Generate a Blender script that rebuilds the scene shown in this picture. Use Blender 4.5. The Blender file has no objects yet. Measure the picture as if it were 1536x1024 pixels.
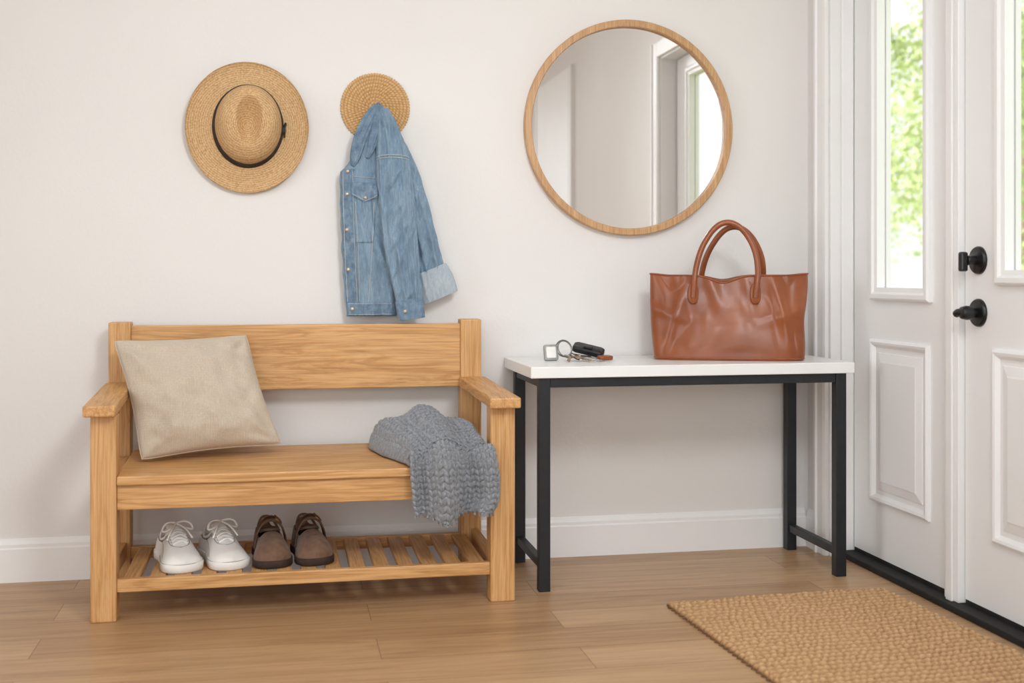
import bpy, math, random, bmesh
from mathutils import Vector, Matrix, noise
random.seed(7)
D = bpy.data
scene = bpy.context.scene
def link(o): scene.collection.objects.link(o); return o
def lin(c):
    return tuple(((x/255)/12.92 if x/255<=0.04045 else (((x/255)+0.055)/1.055)**2.4) for x in c)+(1,)

# ------------------------------------------------------------ materials
def newmat(name):
    m = D.materials.new(name); m.use_nodes = True
    nt = m.node_tree; b = nt.nodes['Principled BSDF']
    return m, nt, b
def N(nt, t, **kw):
    n = nt.nodes.new(t)
    for k, v in kw.items():
        if k in n.inputs: n.inputs[k].default_value = v
        else: setattr(n, k, v)
    return n
def ramp(nt, stops):
    r = nt.nodes.new('ShaderNodeValToRGB')
    e = r.color_ramp.elements
    e[0].position, e[0].color = stops[0]
    e[1].position, e[1].color = stops[-1]
    for p, c in stops[1:-1]:
        x = e.new(p); x.color = c
    return r
def coords(nt, scale=(1,1,1), rot=(0,0,0), rnd=False):
    tc = nt.nodes.new('ShaderNodeTexCoord')
    mp = nt.nodes.new('ShaderNodeMapping')
    mp.inputs['Scale'].default_value = scale
    mp.inputs['Rotation'].default_value = rot
    src = tc.outputs['Object']
    if rnd:
        oi = nt.nodes.new('ShaderNodeObjectInfo')
        ml = nt.nodes.new('ShaderNodeMath'); ml.operation='MULTIPLY'; ml.inputs[1].default_value=13.7
        nt.links.new(oi.outputs['Random'], ml.inputs[0])
        ad = nt.nodes.new('ShaderNodeVectorMath'); ad.operation='ADD'
        nt.links.new(src, ad.inputs[0]); nt.links.new(ml.outputs[0], ad.inputs[1])
        src = ad.outputs[0]
    nt.links.new(src, mp.inputs['Vector'])
    return mp.outputs['Vector']
def bump(nt, b, h, strength=.3, dist=.002):
    bp = nt.nodes.new('ShaderNodeBump'); bp.inputs['Strength'].default_value=strength; bp.inputs['Distance'].default_value=dist
    nt.links.new(h, bp.inputs['Height']); nt.links.new(bp.outputs[0], b.inputs['Normal'])
def noisy(name, c1, c2, scale=20, rough=.6, detail=4, bs=.3, bd=.002, bscale=None, stretch=(1,1,1), metal=0, p0=.3, p1=.7, sheen=0):
    m, nt, b = newmat(name)
    v = coords(nt, stretch)
    n = N(nt,'ShaderNodeTexNoise', Scale=scale, Detail=detail); nt.links.new(v, n.inputs['Vector'])
    r = ramp(nt, [(p0, lin(c1)), (p1, lin(c2))]); nt.links.new(n.outputs['Fac'], r.inputs[0])
    nt.links.new(r.outputs[0], b.inputs['Base Color'])
    b.inputs['Roughness'].default_value = rough; b.inputs['Metallic'].default_value = metal
    if sheen: b.inputs['Sheen Weight'].default_value = sheen
    if bs:
        n2 = N(nt,'ShaderNodeTexNoise', Scale=bscale or scale*3, Detail=3); nt.links.new(v, n2.inputs['Vector'])
        bump(nt, b, n2.outputs['Fac'], bs, bd)
    return m
def wood(name, axis, dark, mid, light, rough=.45, k=1.0):
    m, nt, b = newmat(name)
    sc = [9*k,9*k,9*k]; sc[axis] = .7*k
    v = coords(nt, tuple(sc), rnd=True)
    n = N(nt,'ShaderNodeTexNoise', Scale=2.0, Detail=6, Roughness=.6, Distortion=1.3); nt.links.new(v, n.inputs['Vector'])
    ml = N(nt,'ShaderNodeMath', operation='MULTIPLY'); ml.inputs[1].default_value=9.0
    fr = N(nt,'ShaderNodeMath', operation='PINGPONG'); fr.inputs[1].default_value=1.0
    nt.links.new(n.outputs['Fac'], ml.inputs[0]); nt.links.new(ml.outputs[0], fr.inputs[0])
    r = ramp(nt, [(.0, lin(dark)), (.35, lin(mid)), (1, lin(light))]); nt.links.new(fr.outputs[0], r.inputs[0])
    sc2 = [150,150,150]; sc2[axis] = 4
    v2 = coords(nt, tuple(sc2), rnd=True)
    n2 = N(nt,'ShaderNodeTexNoise', Scale=1.5, Detail=3); nt.links.new(v2, n2.inputs['Vector'])
    r2 = ramp(nt, [(.3,(.74,.68,.61,1)), (.6,(1,1,1,1))]); nt.links.new(n2.outputs['Fac'], r2.inputs[0])
    mx = N(nt,'ShaderNodeMixRGB', blend_type='MULTIPLY'); mx.inputs[0].default_value=.9
    nt.links.new(r.outputs[0], mx.inputs[1]); nt.links.new(r2.outputs[0], mx.inputs[2])
    nt.links.new(mx.outputs[0], b.inputs['Base Color'])
    b.inputs['Roughness'].default_value = rough
    bump(nt, b, n2.outputs['Fac'], .12, .001)
    return m
oak = [wood('oak_%s'%'xyz'[i], i, (194,143,86), (211,160,101), (221,173,117)) for i in range(3)]
frame_oak = wood('mirror_oak', 2, (194,149,104), (204,160,114), (212,170,124))

def mk_wall():
    m, nt, b = newmat('painted_wall')
    v = coords(nt)
    n = N(nt,'ShaderNodeTexNoise', Scale=1.2, Detail=2); nt.links.new(v, n.inputs['Vector'])
    r = ramp(nt, [(.3, lin((231,228,225))), (.7, lin((235,232,229)))]); nt.links.new(n.outputs['Fac'], r.inputs[0])
    nt.links.new(r.outputs[0], b.inputs['Base Color']); b.inputs['Roughness'].default_value=.85
    n2 = N(nt,'ShaderNodeTexNoise', Scale=90, Detail=4); nt.links.new(v, n2.inputs['Vector'])
    bump(nt, b, n2.outputs['Fac'], .25, .002)
    return m
wallm = mk_wall()
trimm = noisy('white_trim', (241,240,239), (245,244,243), 3, .4, bs=.03)
doorm = noisy('white_door_paint', (243,243,243), (246,246,246), 3, .38, bs=.03)
ceilm = noisy('ceiling_paint', (240,240,240), (245,245,245), 3, .9, bs=.05)
blackmetal = noisy('black_metal', (22,26,31), (29,33,38), 30, .45, bs=.1, bd=.0005)
hardware = noisy('black_hardware', (14,14,15), (22,22,23), 30, .3, bs=.05)
whitetop = noisy('white_tabletop', (242,242,241), (246,246,245), 5, .3, bs=.02)
rubber = noisy('black_rubber', (18,18,18), (30,29,28), 30, .7)

def mk_floor():
    m, nt, b = newmat('oak_plank_floor')
    v = coords(nt)
    br = nt.nodes.new('ShaderNodeTexBrick')
    br.offset = .37; br.offset_frequency = 2
    br.inputs['Scale'].default_value=1; br.inputs['Brick Width'].default_value=1.5; br.inputs['Row Height'].default_value=.185
    br.inputs['Mortar Size'].default_value=.0012; br.inputs['Mortar Smooth'].default_value=.3
    br.inputs['Color1'].default_value=lin((186,148,108)); br.inputs['Color2'].default_value=lin((209,172,131)); br.inputs['Mortar'].default_value=lin((130,97,66))
    nt.links.new(v, br.inputs['Vector'])
    v2 = coords(nt, (1.1, 15, 1))
    sep = N(nt,'ShaderNodeVectorMath', operation='MULTIPLY_ADD'); sep.inputs[1].default_value=(40,40,40)
    nt.links.new(br.outputs['Color'], sep.inputs[0]); nt.links.new(v2, sep.inputs[2])
    n = N(nt,'ShaderNodeTexNoise', Scale=1.5, Detail=8, Roughness=.62, Distortion=1.2); nt.links.new(sep.outputs[0], n.inputs['Vector'])
    r = ramp(nt, [(.28,(.64,.57,.49,1)), (.45,(.87,.84,.81,1)), (.58,(1,1,1,1)), (.78,(1.06,1.06,1.06,1))]); nt.links.new(n.outputs['Fac'], r.inputs[0])
    v3 = coords(nt, (5, 160, 1))
    n3 = N(nt,'ShaderNodeTexNoise', Scale=1.5, Detail=3); nt.links.new(v3, n3.inputs['Vector'])
    r3 = ramp(nt, [(.3,(.84,.80,.76,1)), (.6,(1,1,1,1))]); nt.links.new(n3.outputs['Fac'], r3.inputs[0])
    mx = N(nt,'ShaderNodeMixRGB', blend_type='MULTIPLY'); mx.inputs[0].default_value=.9
    nt.links.new(br.outputs['Color'], mx.inputs[1]); nt.links.new(r.outputs[0], mx.inputs[2])
    mx2 = N(nt,'ShaderNodeMixRGB', blend_type='MULTIPLY'); mx2.inputs[0].default_value=.8
    nt.links.new(mx.outputs[0], mx2.inputs[1]); nt.links.new(r3.outputs[0], mx2.inputs[2])
    nt.links.new(mx2.outputs[0], b.inputs['Base Color']); b.inputs['Roughness'].default_value=.38
    bump(nt, b, n3.outputs['Fac'], .08, .001)
    return m
floorm = mk_floor()

def mk_weave(name, c1, c2, s=500, rough=.9, bs=.5, blotch=5, rot=(0,0,0), sheen=0, amt=.35, bd=.001, stretch=(1,1,1), fib=0):
    m, nt, b = newmat(name)
    v = coords(nt, (1,1,1), rot)
    w1 = N(nt,'ShaderNodeTexWave', Scale=s/6.28, Distortion=2.5, Detail=2); w1.bands_direction='X'
    w2 = N(nt,'ShaderNodeTexWave', Scale=s/6.28, Distortion=2.5, Detail=2); w2.bands_direction='Z'
    nt.links.new(v, w1.inputs['Vector']); nt.links.new(v, w2.inputs['Vector'])
    ad = N(nt,'ShaderNodeMath', operation='MULTIPLY_ADD'); ad.inputs[1].default_value=.5
    ml = N(nt,'ShaderNodeMath', operation='MULTIPLY'); ml.inputs[1].default_value=.5
    nt.links.new(w2.outputs['Fac'], ml.inputs[0]); nt.links.new(w1.outputs['Fac'], ad.inputs[0]); nt.links.new(ml.outputs[0], ad.inputs[2])
    vs = coords(nt, stretch)
    n = N(nt,'ShaderNodeTexNoise', Scale=blotch, Detail=8, Roughness=.7); nt.links.new(vs, n.inputs['Vector'])
    r = ramp(nt, [(.32, lin(c1)), (.68, lin(c2))]); nt.links.new(n.outputs['Fac'], r.inputs[0])
    r2 = ramp(nt, [(0,(.62,.6,.58,1)), (1,(1.05,1.05,1.05,1))]); nt.links.new(ad.outputs[0], r2.inputs[0])
    mx = N(nt,'ShaderNodeMixRGB', blend_type='MULTIPLY'); mx.inputs[0].default_value=amt
    nt.links.new(r.outputs[0], mx.inputs[1]); nt.links.new(r2.outputs[0], mx.inputs[2])
    last = mx.outputs[0]
    if fib:
        vf = coords(nt, (380,380,28))
        nf = N(nt,'ShaderNodeTexNoise', Scale=1.0, Detail=3); nt.links.new(vf, nf.inputs['Vector'])
        rf = ramp(nt, [(.3,(.72,.76,.80,1)), (.7,(1.16,1.14,1.12,1))]); nt.links.new(nf.outputs['Fac'], rf.inputs[0])
        mf = N(nt,'ShaderNodeMixRGB', blend_type='MULTIPLY'); mf.inputs[0].default_value=fib
        nt.links.new(last, mf.inputs[1]); nt.links.new(rf.outputs[0], mf.inputs[2]); last=mf.outputs[0]
    nt.links.new(last, b.inputs['Base Color']); b.inputs['Roughness'].default_value=rough
    b.inputs['Sheen Weight'].default_value=sheen
    bump(nt, b, ad.outputs[0], bs, bd)
    return m
linen = mk_weave('linen', (211,195,174), (218,203,183), 700, blotch=8, sheen=.2, amt=.6, fib=.45, bs=.7)
denim = mk_weave('denim', (120,147,170), (158,182,200), 1100, blotch=7, rot=(0,.6,0), amt=.5, stretch=(2.4,2.4,.7), fib=.9)
denim_in = mk_weave('denim_light', (172,187,198), (196,206,213), 900, blotch=14, rot=(0,.6,0), amt=.4, fib=.6)
denim_dk = mk_weave('denim_seam', (96,124,150), (146,170,190), 1100, blotch=45, rot=(0,.6,0), amt=.5, fib=.8)
thread = noisy('denim_thread', (188,190,188), (210,208,200), 200, .8, bs=0)
copper = noisy('copper_button', (186,170,150), (205,190,170), 100, .35, metal=.6, bs=0)

def mk_straw(name, c1, c2, rings):
    m, nt, b = newmat(name)
    v = coords(nt)
    w = N(nt,'ShaderNodeTexWave', Scale=rings, Distortion=1.5, Detail=2); w.wave_type='RINGS'; w.rings_direction='Y'
    w.inputs['Detail Scale'].default_value=30
    nt.links.new(v, w.inputs['Vector'])
    n = N(nt,'ShaderNodeTexNoise', Scale=190, Detail=3); nt.links.new(v, n.inputs['Vector'])
    ad = N(nt,'ShaderNodeMath', operation='MULTIPLY_ADD'); ad.inputs[1].default_value=.22
    nt.links.new(w.outputs['Fac'], ad.inputs[0]); nt.links.new(n.outputs['Fac'], ad.inputs[2])
    r = ramp(nt, [(.40, lin(c1)), (.80, lin(c2))]); nt.links.new(ad.outputs[0], r.inputs[0])
    nt.links.new(r.outputs[0], b.inputs['Base Color']); b.inputs['Roughness'].default_value=.75
    bump(nt, b, ad.outputs[0], .6, .0015)
    return m
straw = mk_straw('straw', (180,137,88), (221,186,139), 42)
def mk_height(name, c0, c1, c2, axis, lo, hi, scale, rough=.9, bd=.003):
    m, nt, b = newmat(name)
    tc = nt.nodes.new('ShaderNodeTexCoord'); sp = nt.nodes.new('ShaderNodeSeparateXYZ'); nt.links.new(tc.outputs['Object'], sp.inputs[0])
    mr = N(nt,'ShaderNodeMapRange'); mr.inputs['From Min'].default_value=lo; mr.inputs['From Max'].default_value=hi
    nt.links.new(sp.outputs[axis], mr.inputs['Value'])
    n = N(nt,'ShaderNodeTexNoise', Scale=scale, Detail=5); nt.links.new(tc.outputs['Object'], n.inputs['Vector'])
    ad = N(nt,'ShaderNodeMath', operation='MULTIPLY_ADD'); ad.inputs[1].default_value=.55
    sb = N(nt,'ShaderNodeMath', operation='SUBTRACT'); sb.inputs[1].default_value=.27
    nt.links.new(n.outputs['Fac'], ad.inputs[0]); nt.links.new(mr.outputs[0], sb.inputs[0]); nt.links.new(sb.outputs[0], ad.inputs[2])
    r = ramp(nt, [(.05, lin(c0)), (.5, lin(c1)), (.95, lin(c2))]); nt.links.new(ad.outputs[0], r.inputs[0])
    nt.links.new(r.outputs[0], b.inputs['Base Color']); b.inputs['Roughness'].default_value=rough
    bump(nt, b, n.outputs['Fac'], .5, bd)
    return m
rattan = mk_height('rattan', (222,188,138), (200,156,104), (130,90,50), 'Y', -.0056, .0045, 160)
jute = mk_height('jute', (116,83,52), (184,143,99), (214,176,132), 'Z', -.006, .0085, 130)  # grooves darkened by height: occlusion shade painted into the fibre colour
hatband = noisy('hat_band', (38,30,26), (52,42,36), 60, .7)
knit = noisy('grey_wool', (112,115,120), (154,157,162), 140, .95, detail=5, bs=.5, sheen=.3)
leather = noisy('tan_leather', (130,67,32), (154,84,43), 7, .33, detail=3, bs=.25, bscale=350, bd=.0006)
leather_in = noisy('leather_inside', (70,38,22), (90,50,30), 20, .8)
sneak = noisy('sneaker_leather', (234,231,225), (241,239,234), 12, .55, bs=.15, bscale=200, bd=.0006)
sneak_in = noisy('sneaker_lining', (206,198,184), (218,210,198), 40, .9)
lacem = noisy('lace', (238,236,231), (246,244,240), 300, .9)
soleW = noisy('white_rubber', (234,232,226), (241,239,234), 30, .6, bs=.05)
clogm = noisy('brown_suede', (98,70,52), (126,94,71), 40, .7, detail=5, bs=.3, bscale=300, bd=.0007, sheen=.2)
strapm = noisy('brown_strap', (84,58,42), (108,78,58), 40, .6, detail=5, bs=.3, bscale=300, bd=.0007)
clogin = noisy('clog_lining', (40,28,22), (54,38,30), 40, .9)
soleB = noisy('brown_sole', (44,30,22), (60,42,32), 30, .8)
steel = noisy('steel', (120,118,115), (150,148,144), 60, .3, metal=1, bs=0)
fobm = noisy('black_plastic', (20,20,22), (32,32,34), 60, .4)
tagm = noisy('grey_tag', (150,152,150), (170,171,168), 60, .35)
brass = noisy('keys_brass', (150,122,88), (176,148,112), 60, .35, metal=.9, bs=0)
m, nt, b = newmat('mirror_glass'); b.inputs['Base Color'].default_value=(.92,.915,.90,1); b.inputs['Metallic'].default_value=1; b.inputs['Roughness'].default_value=.0; mirrorm=m
glassm = D.materials.new('window_glass'); glassm.use_nodes=True; nt=glassm.node_tree
for n in list(nt.nodes): nt.nodes.remove(n)
out=nt.nodes.new('ShaderNodeOutputMaterial'); tr=nt.nodes.new('ShaderNodeBsdfTransparent'); gl=nt.nodes.new('ShaderNodeBsdfGlossy'); gl.inputs['Roughness'].default_value=.02
mxs=nt.nodes.new('ShaderNodeMixShader'); mxs.inputs[0].default_value=.06
nt.links.new(tr.outputs[0],mxs.inputs[1]); nt.links.new(gl.outputs[0],mxs.inputs[2]); nt.links.new(mxs.outputs[0],out.inputs[0])
leafm = noisy('leaf', (178,196,122), (222,232,178), .9, .7, bs=0)
barkm = noisy('bark', (150,132,110), (180,160,135), 8, .9)
lawnm = noisy('lawn', (170,188,125), (206,218,158), 4, .9)

# ------------------------------------------------------------ geometry helpers
def empty(name, loc=(0,0,0), rotz=0):
    e = D.objects.new(name, None); e.location = loc; e.rotation_euler=(0,0,rotz); e.empty_display_size=.05
    return link(e)
def par(o, p, world=True):
    o.parent = p
    if world:
        o.matrix_parent_inverse = (Matrix.Translation(p.location) @ p.rotation_euler.to_matrix().to_4x4()).inverted()
def mesh(name, verts, faces, mat, parent=None, smooth=False, world=True, center=True, mats=None, fmat=None):
    verts=[Vector(v) for v in verts]
    c = Vector((0,0,0))
    if center:
        lo=Vector([min(v[i] for v in verts) for i in range(3)]); hi=Vector([max(v[i] for v in verts) for i in range(3)])
        c=(lo+hi)/2
    me = D.meshes.new(name)
    me.from_pydata([v-c for v in verts], [], faces); me.update()
    if mats:
        for x in mats: me.materials.append(x)
        if fmat: me.polygons.foreach_set('material_index', fmat)
    else: me.materials.append(mat)
    if smooth: me.polygons.foreach_set('use_smooth', [True]*len(me.polygons))
    o = D.objects.new(name, me); o.location = c; link(o)
    if parent: par(o, parent, world)
    return o
def fixn(o):
    bm=bmesh.new(); bm.from_mesh(o.data); bmesh.ops.recalc_face_normals(bm, faces=bm.faces); bm.to_mesh(o.data); bm.free(); return o
def bev(o, w=.003, seg=2):
    if w>0:
        md=o.modifiers.new('bevel','BEVEL'); md.width=w; md.segments=seg; md.limit_method='ANGLE'
    return o
def solid(o, t, off=-1):
    md=o.modifiers.new('solid','SOLIDIFY'); md.thickness=t; md.offset=off; return o
BF=[(0,3,2,1),(4,5,6,7),(0,1,5,4),(1,2,6,5),(2,3,7,6),(3,0,4,7)]
def bv(b):
    x0,x1,y0,y1,z0,z1=b
    return [(x0,y0,z0),(x1,y0,z0),(x1,y1,z0),(x0,y1,z0),(x0,y0,z1),(x1,y0,z1),(x1,y1,z1),(x0,y1,z1)]
def box(name, b, mat, parent=None, bw=.003, world=True):
    return bev(mesh(name, bv(b), BF, mat, parent, world=world), bw)
def hexa(name, v8, mat, parent=None, bw=.003, world=True):
    return bev(mesh(name, v8, BF, mat, parent, world=world), bw)
def boxes(name, bl, mat, parent=None, bw=.002, world=True):
    V=[];F=[]
    for b in bl:
        k=len(V); V+=bv(b); F+=[tuple(i+k for i in f) for f in BF]
    return bev(mesh(name, V, F, mat, parent, world=world), bw)
def loft(name, rings, mat, parent=None, closed=True, caps=(False,False), smooth=True, world=True, mats=None, matfn=None, loop=False, center=True):
    n=len(rings[0]); V=[p for r in rings for p in r]; F=[]; fm=[]
    R=len(rings); rr = R if loop else R-1
    for i in range(rr):
        j2=(i+1)%R
        for j in range(n if closed else n-1):
            k=(j+1)%n
            F.append((i*n+j, i*n+k, j2*n+k, j2*n+j)); fm.append(matfn(i,j) if matfn else 0)
    if caps[0]: F.append(tuple(range(n-1,-1,-1))); fm.append(0)
    if caps[1]: F.append(tuple((R-1)*n+j for j in range(n))); fm.append(0)
    o=mesh(name, V, F, mat, parent, smooth, world, mats=mats, fmat=fm if mats else None, center=center)
    return fixn(o) if closed else o
def lathe_y(name, prof, c, mat, parent=None, n=96, loop=False, smooth=True):
    rings=[[(c[0]+r*math.cos(2*math.pi*j/n), c[1]-h, c[2]+r*math.sin(2*math.pi*j/n)) for j in range(n)] for r,h in prof]
    return loft(name, rings, mat, parent, loop=loop, smooth=smooth)
def curve(name, pts, r, mat, parent=None, cyclic=False, world=True, res=8, poly=False):
    cu=D.curves.new(name,'CURVE'); cu.dimensions='3D'; cu.bevel_depth=r; cu.bevel_resolution=3; cu.resolution_u=res; cu.use_fill_caps=True
    sp=cu.splines.new('POLY' if poly else 'NURBS'); sp.points.add(len(pts)-1)
    for i,p in enumerate(pts): sp.points[i].co=(*p,1)
    if not poly: sp.order_u=3; sp.use_endpoint_u=not cyclic
    sp.use_cyclic_u=cyclic
    cu.materials.append(mat)
    o=D.objects.new(name,cu); link(o)
    if parent: par(o,parent,world)
    return o
def interp(tab, x):
    if x<=tab[0][0]: return tab[0][1:]
    for a,b in zip(tab,tab[1:]):
        if x<=b[0]:
            t=(x-a[0])/(b[0]-a[0]) if b[0]!=a[0] else 0
            return tuple(p+(q-p)*t for p,q in zip(a[1:],b[1:]))
    return tab[-1][1:]
def sst(a,b,x):
    t=max(0,min(1,(x-a)/(b-a))); return t*t*(3-2*t)
def cat(pts, n):
    out=[]; m=len(pts)-1
    for i in range(n):
        t=i/(n-1)*m; k=min(int(t),m-1); f=t-k
        p0=pts[max(k-1,0)];p1=pts[k];p2=pts[k+1];p3=pts[min(k+2,m)]
        out.append(tuple(.5*((2*b)+(-a+c)*f+(2*a-5*b+4*c-d)*f*f+(-a+3*b-3*c+d)*f**3) for a,b,c,d in zip(p0,p1,p2,p3)))
    return out

# ------------------------------------------------------------ room shell
WY=4.34; WX=2.01; CZ=2.9; XL=-3.4; YR=-4.6
box('floor', (XL-.15,WX+.2,YR,WY+.15,-.1,0), floorm, bw=0)
box('ceiling', (XL-.15,WX+.2,YR,WY+.15,CZ,CZ+.12), ceilm, bw=0)
box('wall_back', (XL-.15,WX+.2,WY,WY+.15,0,CZ), wallm, bw=0)
box('wall_left', (XL-.15,XL,YR,WY,0,CZ), wallm, bw=0)
OP0,OP1,OPZ=2.47,4.17,2.22
boxes('wall_right', [(WX,WX+.2,OP1,WY,0,CZ),(WX,WX+.2,YR,OP0,0,CZ),(WX,WX+.2,OP0,OP1,OPZ,CZ)], wallm, bw=0)
prof_bb=[(0,0),(.016,0),(.016,.112),(.013,.118),(.013,.128),(.007,.138),(.004,.146),(0,.146)]
def baseboard_x(name,x0,x1):
    return loft(name,[[(x,WY-a,z) for a,z in prof_bb] for x in (x0,x1)],trimm,smooth=False,caps=(True,True))
def baseboard_y(name,x,y0,y1,sgn):
    return loft(name,[[(x+sgn*a,y,z) for a,z in prof_bb] for y in (y0,y1)],trimm,smooth=False,caps=(True,True))
baseboard_x('baseboard_back', XL, WX-.016)
baseboard_y('baseboard_right', WX, 4.237, WY-.016, -1)
baseboard_y('baseboard_left', XL, YR, WY-.016, 1)
def casing(name, y0, y1, z1, flip=False):
    W_=y1-y0
    prof=[(0,0),(0,.014),(.012,.018),(.016,.014),(.022,.016),(W_-.018,.019),(W_-.014,.026),(W_,.026),(W_,0)]
    rings=[[(WX-h, (y0+a) if not flip else (y1-a), z) for a,h in prof] for z in (0,z1)]
    return loft(name,rings,trimm,smooth=False,caps=(True,True))
casing('trim_1',4.162,4.236,2.29)
casing('trim_2',2.39,2.478,2.29,True)
box('trim_3',(WX-.021,WX,2.479,4.161,2.21,2.29),trimm,bw=.002)
box('trim_4',(WX+.001,2.165,4.148,4.171,0,2.219),trimm,bw=.002)
box('trim_4.001',(2.05,2.097,4.136,4.1475,.023,2.195),trimm,bw=.002)
boxes('trim_5', [(WX+.001,2.165,2.469,2.488,0,2.219),(WX+.001,2.165,2.489,4.147,2.2,2.219)], trimm)
box('trim_6', (2.078,2.165,3.405,3.485,.0225,2.199), trimm,bw=.003)
box('trim_6.001', (2.068,2.0775,3.428,3.462,.0225,2.199), trimm,bw=.002)
casing('trim_7',.46,.57,2.5)
casing('trim_8',-.70,-.60,2.5,True)
box('trim_9',(WX-.012,WX-.001,-.599,.459,0,2.5),trimm,bw=.002)
baseboard_y('baseboard_right.001', WX, .571, 2.389, -1)
box('door_threshold', (2.045,2.17,2.49,4.147,0,.022), rubber, bw=.004)

DX=2.10
def framed(nm, parent, y0,y1,z0,z1, w=.022, d=.012):
    prof=[(0,-.001),(0,d*.6),(w*.3,d),(w*.6,d*.8),(w,-.001)]
    rings=[]
    for a,h in prof:
        rings.append([(DX-h,y0+a,z0+a),(DX-h,y1-a,z0+a),(DX-h,y1-a,z1-a),(DX-h,y0+a,z1-a)])
    return loft(nm, rings, doorm, parent, smooth=False)
def door_leaf(name, y0,y1, gy0,gy1, gz0, py0,py1,pz0,pz1):
    e=empty(name,(DX,(y0+y1)/2,.022))
    g=.004
    boxes('slab',[(DX,DX+.045,y0,gy0-g,.037,2.195),(DX,DX+.045,gy1+g,y1,.037,2.195),(DX,DX+.045,gy0-g,gy1+g,.037,gz0-g),(DX,DX+.045,gy0-g,gy1+g,2.08+g,2.195)],doorm,e,bw=0)
    box('bottom_sweep',(DX+.001,DX+.044,y0,y1,.0225,.0365),rubber,e,bw=0)
    box('glass',(DX+.02,DX+.024,gy0-.003,gy1+.003,gz0-.003,2.083),glassm,e,bw=0)
    fw=.045
    prof=[(0,-.001),(0,.014),(.008,.02),(.022,.02),(.03,.013),(fw,.010),(fw,-.019)]
    rings=[[(DX-h,gy0-fw+a,gz0-fw+a),(DX-h,gy1+fw-a,gz0-fw+a),(DX-h,gy1+fw-a,2.08+fw-a),(DX-h,gy0-fw+a,2.08+fw-a)] for a,h in prof]
    loft('lite_frame',rings,doorm,e,smooth=False)
    prof=[(fw,-.0255),(fw,-.044),(.02,-.055),(0,-.046)]
    rings=[[(DX-h,gy0-fw+a,gz0-fw+a),(DX-h,gy1+fw-a,gz0-fw+a),(DX-h,gy1+fw-a,2.08+fw-a),(DX-h,gy0-fw+a,2.08+fw-a)] for a,h in prof]
    loft('lite_frame_outer',rings,doorm,e,smooth=False)
    framed('panel_moulding',e,py0,py1,pz0,pz1,w=.03,d=.014)
    prof=[(.045,-.001),(.048,.003),(.075,.009),(.08,.011)]
    rings=[[(DX-h,py0+a,pz0+a),(DX-h,py1-a,pz0+a),(DX-h,py1-a,pz1-a),(DX-h,py0+a,pz1-a)] for a,h in prof]
    loft('raised_panel',rings,doorm,e,smooth=False,caps=(False,True))
    return e
door_leaf('window_1', 3.488,4.135, 3.636,3.945,1.0, 3.605,4.0,.235,.815)
main=door_leaf('door_1', 2.495,3.400, 2.715,3.179,1.06, 2.65,3.245,.245,.825)
def lathe_x(name, prof, c, mat, parent, n=48):
    rings=[[(c[0]-h, c[1]+r*math.cos(2*math.pi*j/n), c[2]+r*math.sin(2*math.pi*j/n)) for j in range(n)] for r,h in prof]
    return bev(loft(name, rings, mat, parent, caps=(False,True)),.001)
hy=3.325
for nm,z in (('deadbolt',1.09),('lever_lock',.93)):
    lathe_x(nm+'_rosette',[(.043,-.001),(.043,.006),(.039,.012),(.02,.013),(.018,.014)],(DX,hy,z),hardware,main)
    lathe_x(nm+'_stem',[(.015,.01),(.015,.04),(.013,.043)],(DX,hy,z),hardware,main)
box('deadbolt_turn',(DX-.066,DX-.042,hy-.010,hy+.012,1.09-.034,1.09+.026),hardware,main,.006)
curve('lever',[(DX-.050,hy-.006,.93),(DX-.056,hy+.010,.931),(DX-.059,hy+.022,.930),(DX-.058,hy+.030,.926)],.0125,hardware,main)
lathe_x('lever_hub',[(.021,.03),(.022,.045),(.018,.060),(.008,.064)],(DX,hy,.93),hardware,main)

# ------------------------------------------------------------ bench
bench=empty('wooden_bench',(.09,3.98,0))
FY=3.775
L0,L1=-.556,-.480; R0,R1=.664,.744
box('front_leg_1',(L0,L1,FY,FY+.075,0,.622),oak[2],bench,.004)
box('front_leg_2',(R0,R1,FY,FY+.075,0,.622),oak[2],bench,.004)
box('back_post_1',(-.562,-.490,4.215,4.285,0,.885),oak[2],bench,.004)
box('back_post_2',(.634,.708,4.215,4.285,0,.887),oak[2],bench,.004)
def arm(nm,xa0,xa1,xb0,xb1):
    yf,yb=3.735,4.216; zf,zb=.656,.684; t=.034
    hexa(nm,[(xa0,yf,zf-t),(xa1,yf,zf-t),(xb1,yb,zb-t),(xb0,yb,zb-t),(xa0,yf,zf),(xa1,yf,zf),(xb1,yb,zb),(xb0,yb,zb)],oak[1],bench,.005)
arm('armrest_1',-.572,-.478,-.572,-.480)
arm('armrest_2',.655,.756,.628,.722)
box('backrest',(-.492,.636,4.228,4.256,.648,.873),oak[0],bench,.004)
ys,ye=3.783,4.214; zs0,zs1=.438,.458
def slab(nm,x0,x1,y0,y1,top0,top1,t,mat):
    hexa(nm,[(x0,y0,top0-t),(x1,y0,top0-t),(x1,y1,top1-t),(x0,y1,top1-t),(x0,y0,top0),(x1,y0,top0),(x1,y1,top1),(x0,y1,top1)],mat,bench,.004)
slab('seat',-.479,.663,FY-.004,4.214,zs0,zs1,.028,oak[0])
box('seat_end_1',(-.53,-.4795,3.852,4.213,.408,.436),oak[1],bench,.003)
box('seat_end_2',(.6635,.70,3.852,4.213,.408,.436),oak[1],bench,.003)
box('front_apron',(-.480,.664,FY+.008,FY+.032,.335,.409),oak[0],bench,.003)
box('back_apron',(-.492,.636,4.225,4.25,.345,.425),oak[0],bench,.003)
box('side_rail_1',(-.535,-.51,3.85,4.215,.335,.407),oak[1],bench,.003)
box('side_rail_2',(.68,.704,3.85,4.215,.335,.407),oak[1],bench,.003)
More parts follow.
